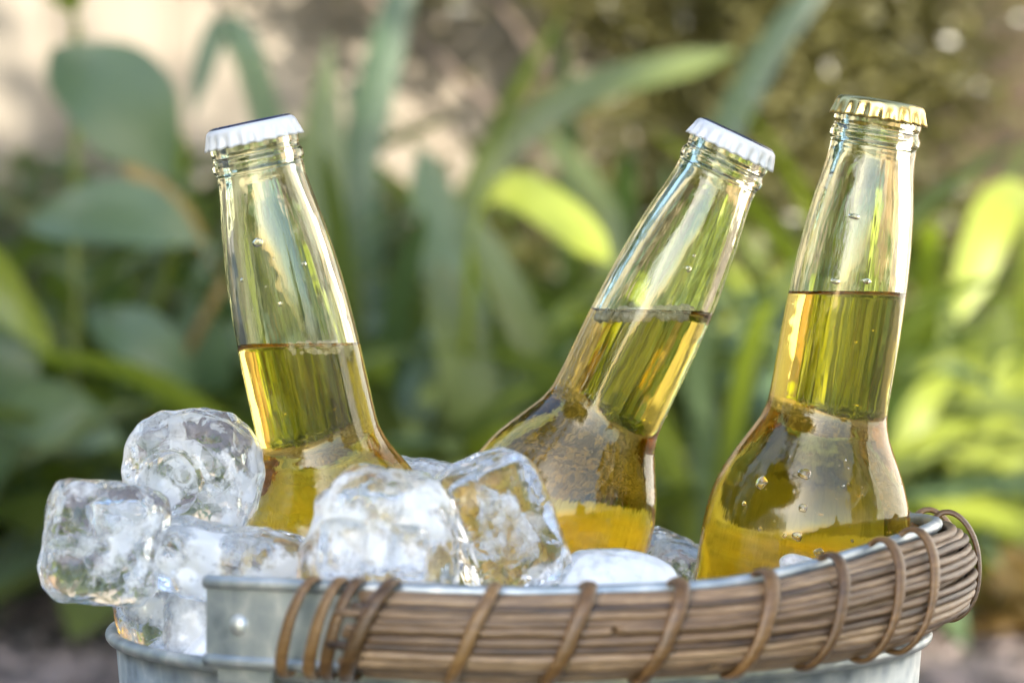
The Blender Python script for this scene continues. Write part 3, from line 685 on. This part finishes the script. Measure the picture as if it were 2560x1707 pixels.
    for r, z, w_ in cp:
        for k in range(nn):
            a = 2 * math.pi * k / nn; fl = math.cos(21 * a); fl = (abs(fl) ** .75) * (1 if fl > 0 else -1)
            rr_ = r - w_ * .00055 * (1 - fl); zz = z + (w_ * .00015 * (1 - fl) if z < -.005 else 0); vs.append((rr_ * math.cos(a), rr_ * math.sin(a), L + .0004 + zz))
    for i in range(len(cp) - 1):
        for k in range(nn): fs.append((i*nn+k, i*nn+(k+1) % nn, (i+1)*nn+(k+1) % nn, (i+1)*nn+k))
    fs = [tuple(reversed(x)) for x in fs]
    co = mesh('cap', vs, fs, cap_m, e)
    if print_m:
        vs, fs = lathe([(.0001, L + .00075), (.0108, L + .00068), (.0119, L + .00035), (.0119, L + .0001)], 64)
        mesh('cap_print', vs, [tuple(reversed(x)) for x in fs], print_m, co)
    # water drops on the outside
    def hit(px, py):
        o = Ri @ (CAM - base); d = Ri @ ray(px, py).normalized(); t = .5
        while t < 1.0:
            p = o + d * t
            if 0 < p.z < L and math.hypot(p.x, p.y) < outer((L - p.z) * 1000) / 1000: return p
            t += .0001
    for dk, (px, py, rad, asp) in enumerate(drops):
        p = hit(px, py)
        if p is None: continue
        nrm = Vector((p.x, p.y, 0)).normalized(); ds = (outer((L - p.z + .001) * 1000) - outer((L - p.z - .001) * 1000)) / 1000 / .002
        nrm = (nrm + Vector((0, 0, ds))).normalized(); dn = (Vector((0, 0, -1)) + nrm * nrm.z).normalized(); sd = dn.cross(nrm)
        vs, fs = [], []; na, nb = 20, 8
        for i in range(nb + 1):
            el = math.pi / 2 * i / nb - .25
            for k in range(na):
                a = 2 * math.pi * k / na; rw = rad * math.cos(el) * (1 + .25 * noise.noise(Vector((math.cos(a) * 1.5, math.sin(a) * 1.5, dk * 7.7 + px))))
                low = math.sin(a); vs.append(p + sd * (math.cos(a) * rw) + dn * (low * rw * asp) + nrm * (math.sin(el) * rad * .42 * (1 + .35 * low)))
        for i in range(nb):
            for k in range(na): fs.append((i*na+k, i*na+(k+1) % na, (i+1)*na+(k+1) % na, (i+1)*na+k))
        fs.append(tuple(range(na - 1, -1, -1)))
        mesh('water_drop', vs, [tuple(reversed(x)) for x in fs], M['water'], e)
    rr = random.Random(int(cap_px[0])); mb = MB()
    for _ in range(280):
        z = L - rr.choice((rr.uniform(.02, .10), rr.uniform(.095, .15), rr.uniform(.095, .15))); a = rr.uniform(0, 6.2832); r0 = outer((L - z) * 1000) / 1000
        nrm = Vector((math.cos(a), math.sin(a), (outer((L - z + .001) * 1000) - outer((L - z - .001) * 1000)) / 2)).normalized(); c = Vector((r0 * math.cos(a), r0 * math.sin(a), z))
        sd = Vector((-math.sin(a), math.cos(a), 0)); dn = nrm.cross(sd); rad = .00012 + .00028 * rr.random() ** 3; pts = []
        for ci, hh in ((1.0, -.1), (.75, .35), (.3, .55)):
            for k in range(8): t = k * math.pi / 4; pts.append(c + sd * (rad * ci * math.cos(t)) + dn * (rad * ci * math.sin(t)) + nrm * (rad * hh))
        ff = [tuple(i*8 + q for q in ()) for i in ()]
        for i in (0, 1):
            for k in range(8): ff.append((i*8+k, i*8+(k+1) % 8, i*8+8+(k+1) % 8, i*8+8+k))
        ff.append(tuple(range(16, 24))); mb.add(pts, ff)
    tag(mb.build('condensation', M['water'], e, True), kind='stuff')
    return e
bottle('clear beer bottle with white cap and navy top leaning left in the ice', (625, 309), .694, (852, 1343), .708, 866,
       M['cap_white'], M['cap_navy'], [(645, 607, .0016, .8), (605, 700, .0006, 1), (760, 660, .0007, 1), (700, 760, .0006, 1.2)], (60, (-.2, 1.0), 3, .75), .3)
bottle('steeply leaning beer bottle with white cap, dark top and foam bubbles', (1843, 338), .730, (1412, 1236), .744, 783,
       M['cap_white'], M['cap_dark'], [(1722, 673, .0009, 1), (1735, 640, .0005, 1), (1672, 600, .0004, 1)], (280, (-1.3, .8), 4, 1.0), .7)
bottle('beer bottle with gold cap and water drops on its shoulder', (2203, 253), .712, (2022, 1290), .725, 738,
       M['cap_gold'], None, [(1903, 1206, .0019, 1.0), (2011, 1185, .0021, .8), (2008, 1269, .0013, 1.0), (1985, 1229, .0005, 1), (1994, 1340, .0016, .8), (2046, 1380, .0017, .7), (1962, 1338, .0007, 1),
       (2135, 541, .0017, .5), (2088, 703, .0015, .6), (2167, 703, .0013, .6), (2107, 1213, .0005, 1), (1860, 1258, .0008, .8), (1900, 1320, .0006, 1), (2130, 1352, .0006, 1),
       (2113, 1150, .0004, 1), (2098, 1163, .0003, 1), (2120, 1170, .0003, 1), (1975, 1140, .0003, 1), (2008, 1145, .0003, 1), (1982, 1170, .00025, 1), (2092, 1148, .00025, 1)], None, 1.3)

# ------------------------------------------------------------------ the ice
def ice(label, px, py, y, dims, rot, m, p=3.2, amp=.0012, dimple=None, core=False, seed=1, res=34, name='ice_cube', wedge=0.0, hollow=None):
    c = at(px, py, y); e = empty(name, c - Vector((0, 0, dims[2] * .5))); tag(e, label, 'ice', 'ice cubes heaped in the bucket')
    rm = Matrix.Rotation(R(rot[2]), 3, 'Z') @ Matrix.Rotation(R(rot[1]), 3, 'Y') @ Matrix.Rotation(R(rot[0]), 3, 'X')
    vs, fs, idx = [], [], {}
    def vert(v):
        key = tuple(round(x * res) for x in v)
        if key in idx: return idx[key]
        d = Vector(v); l = (abs(d.x) ** p + abs(d.y) ** p + abs(d.z) ** p) ** (1 / p); d = d / l
        q = Vector((d.x * dims[0] / 2, d.y * dims[1] / 2, d.z * dims[2] / 2))
        if wedge: q.x *= 1 - wedge * d.z; q.y *= 1 - wedge * .6 * d.z
        sd = Vector((seed * 3.7, seed * 1.3, seed * 5.1)); nrm = d.normalized()
        q += nrm * (amp * noise.fractal(q * 55 + sd, 1.0, 2.1, 3) + amp * .5 * noise.noise(q * 210 + sd) + amp * .7 * abs(noise.noise(q * 95 + sd * 2)) - amp * 1.1 * max(0, .35 - noise.voronoi(q * 130 + sd)[0][0]))
        if dimple:
            for ax, (ou, ov), rad, dep in dimple:
                if d[ax[0]] * ax[1] > .55:
                    o1, o2 = [k for k in (0, 1, 2) if k != ax[0]]; pw = 2 if not isinstance(rad, tuple) else 5
                    ra, rb = rad if isinstance(rad, tuple) else (rad, rad); rho = (abs((q[o1] - ou) / ra) ** pw + abs((q[o2] - ov) / rb) ** pw) ** (1 / pw)
                    if rho < 1.15:
                        q[ax[0]] -= ax[1] * dep * ((1 - rho ** 8) if rho < 1 else 0)
        idx[key] = len(vs); vs.append(rm @ q + Vector((0, 0, dims[2] * .5))); return idx[key]
    for ax in range(3):
        for sg in (-1, 1):
            o1, o2 = (ax + 1) % 3, (ax + 2) % 3
            for i in range(res):
                for j in range(res):
                    def co(a, b):
                        v = [0, 0, 0]; v[ax] = sg; v[o1] = -1 + 2 * a / res; v[o2] = -1 + 2 * b / res; return tuple(v)
                    fa = [vert(co(i, j)), vert(co(i+1, j)), vert(co(i+1, j+1)), vert(co(i, j+1))]
                    fs.append(tuple(fa if sg > 0 else reversed(fa)))
    mesh('body', vs, fs, m, e)
    if hollow:
        hc, hd = hollow; bm = bmesh.new(); bmesh.ops.create_icosphere(bm, subdivisions=4, radius=1)
        for v_ in bm.verts:
            d = v_.co; l = (abs(d.x) ** 4 + abs(d.y) ** 4 + abs(d.z) ** 4) ** .25; d = d / l
            q = Vector((d.x * hd[0] / 2 + hc[0], d.y * hd[1] / 2 + hc[1], d.z * hd[2] / 2 + hc[2])); q += d * (.0008 * noise.fractal(q * 130 + Vector((seed, 2, 0)), 1, 2, 3)); v_.co = rm @ q + Vector((0, 0, dims[2] * .5))
        bmesh.ops.reverse_faces(bm, faces=bm.faces[:]); me = bpy.data.meshes.new('hollow'); bm.to_mesh(me); bm.free(); me.materials.append(M['ice_hollow']); me.polygons.foreach_set('use_smooth', [True] * len(me.polygons))
        o = bpy.data.objects.new('hollow', me); C.objects.link(o); o.parent = e
    if core:
        bm = bmesh.new(); bmesh.ops.create_icosphere(bm, subdivisions=3, radius=1)
        for v_ in bm.verts:
            n_ = 1 + .5 * noise.fractal(v_.co * 1.6 + Vector((seed, 0, 0)), 1, 2, 3); v_.co = rm @ Vector((v_.co.x*dims[0]*.27*n_, v_.co.y*dims[1]*.27*n_, v_.co.z*dims[2]*.27*n_)) + Vector((0, 0, dims[2]*.5))
        me = bpy.data.meshes.new('cloudy_core'); bm.to_mesh(me); bm.free(); me.materials.append(M['ice_cloud']); me.polygons.foreach_set('use_smooth', [True] * len(me.polygons))
        o = bpy.data.objects.new('cloudy_core', me); C.objects.link(o); o.parent = e
    return e
mm = .001
ice('round ice cube with a hollow facing out beside the left bottle', 482, 1186, .690, (37*mm, 32*mm, 37*mm), (4, 8, -12), M['ice'], 2.8, .0014,
    [((1, -1), (-.002, -.001), .0092, .013)], False, 1, 72)
ice('rounded ice cube overhanging the bucket rim, joined to the hollow cube', 260, 1358, .655, (31*mm, 28*mm, 32*mm), (-6, 10, 20), M['ice'], 4.8, .0013, [((1, -1), (-.003, -.002), .0024, .005)], True, 2, 56, wedge=-.06, hollow=((.003, .002, .006), (.016, .014, .011)))
ice('long rough ice piece lying above the riveted strap end', 590, 1412, .660, (44*mm, 26*mm, 19*mm), (10, 9, 12), M['ice'], 4.2, .0020, None, True, 3, 48)
ice('ice cube held behind the riveted strap end', 440, 1508, .684, (31*mm, 28*mm, 27*mm), (5, -6, 25), M['ice'], 4.6, .0011, [((1, -1), (.002, -.003), .004, .005)], False, 4, 48, hollow=((.002, 0, .001), (.018, .014, .015)))
ice('squat ice chunk wedged just inside the bucket rim below the strap', 570, 1565, .672, (34*mm, 26*mm, 24*mm), (0, 0, 10), M['ice_white'], 3.2, .0015, None, False, 14)
ice('large hollow white ice cube in front of the left bottle', 960, 1345, .632, (39*mm, 27*mm, 36*mm), (-4, 3, -6), M['ice'], 4.0, .0020,
    [((1, -1), (-.0085, -.003), (.0062, .0075), .005), ((1, -1), (.0085, -.003), (.0052, .0070), .005)], False, 5, 60, wedge=.2, hollow=((0, .002, .001), (.026, .014, .022)))
ice('clear block of ice tilted against the steeply leaning bottle', 1255, 1318, .650, (26*mm, 27*mm, 38*mm), (8, -24, 18), M['ice_clear'], 6.0, .0010, None, True, 6, 48)
ice('flat-topped ice piece wedged between the left and the leaning bottle', 1045, 1245, .735, (32*mm, 28*mm, 22*mm), (0, 14, 30), M['ice'], 4.0, .0018, None, True, 7)
ice('smooth white mound of ice at the foot of the leaning bottle', 1535, 1478, .655, (34*mm, 30*mm, 23*mm), (0, 4, 8), M['ice_white'], 2.5, .0010, None, False, 8)
ice('pale ice piece between the leaning bottle and the gold-capped bottle', 1665, 1425, .762, (28*mm, 26*mm, 22*mm), (0, 18, -14), M['ice'], 3.0, .0014, None, True, 9)
ice('tiny crystal chip of ice stuck low on the gold-capped bottle', 1995, 1418, .690, (10*mm, 5*mm, 7*mm), (12, 8, 0), M['ice_white'], 2.4, .0022, None, False, 10, 22, 'ice_chip')
ice('flat white slab of ice packed behind the leaning bottle', 1430, 1420, .786, (46*mm, 11*mm, 38*mm), (0, 0, 6), M['ice_white'], 3.4, .0012, None, False, 11)
ice('flat white slab of ice packed behind the gold-capped bottle', 1985, 1460, .772, (46*mm, 11*mm, 32*mm), (0, 0, -4), M['ice_white'], 3.4, .0012, None, False, 12)
ice('flat white slab of ice packed behind the left bottle', 850, 1420, .752, (44*mm, 12*mm, 36*mm), (0, 5, 6), M['ice_white'], 3.4, .0012, None, False, 13)
# the bed of crushed ice that fills the bucket
vs, fs = [], []; nr, na = 60, 160
def bedz(x, y):
    r = math.hypot(x, y); front = max(0, -y / .11)
    z = RIM - .004 + .014 * front * (1 - max(0, (x - .02)) * 6) + .006 * (1 - (r / .118) ** 2)
    q = Vector((x, y, 0)); z += .0060 * noise.fractal(q * 70, 1.0, 2.0, 3) + .002 * noise.noise(q * 420)
    bk = min(1, max(0, (y - .025) / .04)); z -= .022 * bk * bk * (3 - 2 * bk)
    return z - .010 * max(0, (r - .100) / .018) ** 2
vs.append((0, 0, bedz(0, 0)))
for i in range(1, nr + 1):
    r = .1172 * i / nr
    for k in range(na):
        a = 2 * math.pi * k / na; x, y = r * math.cos(a), r * math.sin(a); vs.append((x, y, bedz(x, y)))
for k in range(na): fs.append((0, 1 + k, 1 + (k + 1) % na))
for i in range(nr - 1):
    for k in range(na): fs.append((1+i*na+k, 1+(i+1)*na+k, 1+(i+1)*na+(k+1) % na, 1+i*na+(k+1) % na))
mi = [1 if sum(vs[q][1] for q in f_) / len(f_) > .022 else 0 for f_ in fs]  # back of the bed painted dark so the bottle shoulders look shaded
def ring(r, z):
    st = len(vs)
    for k in range(na): a = 2 * math.pi * k / na; vs.append((r * math.cos(a), r * math.sin(a), z))
    return st
e0 = 1 + (nr - 1) * na; s1 = ring(.1140, RIM - .044)
for k in range(na): fs.append((e0+k, s1+k, s1+(k+1) % na, e0+(k+1) % na))
fs.append(tuple(range(s1 + na - 1, s1 - 1, -1)))
s2 = ring(.1125, RIM - .056); s3 = ring(.0965, .0125)
fs.append(tuple(range(s2, s2 + na)))
for k in range(na): fs.append((s2+k, s3+k, s3+(k+1) % na, s2+(k+1) % na))
fs.append(tuple(range(s3 + na - 1, s3 - 1, -1)))
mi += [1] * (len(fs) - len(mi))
bed = mesh('crushed_ice', vs, fs, [M['ice_bed'], M['ice_shade']], None, True, mi); bed.location = BC
tag(bed, 'white crushed ice filling the bucket around the bottles', 'ice', kind='stuff')
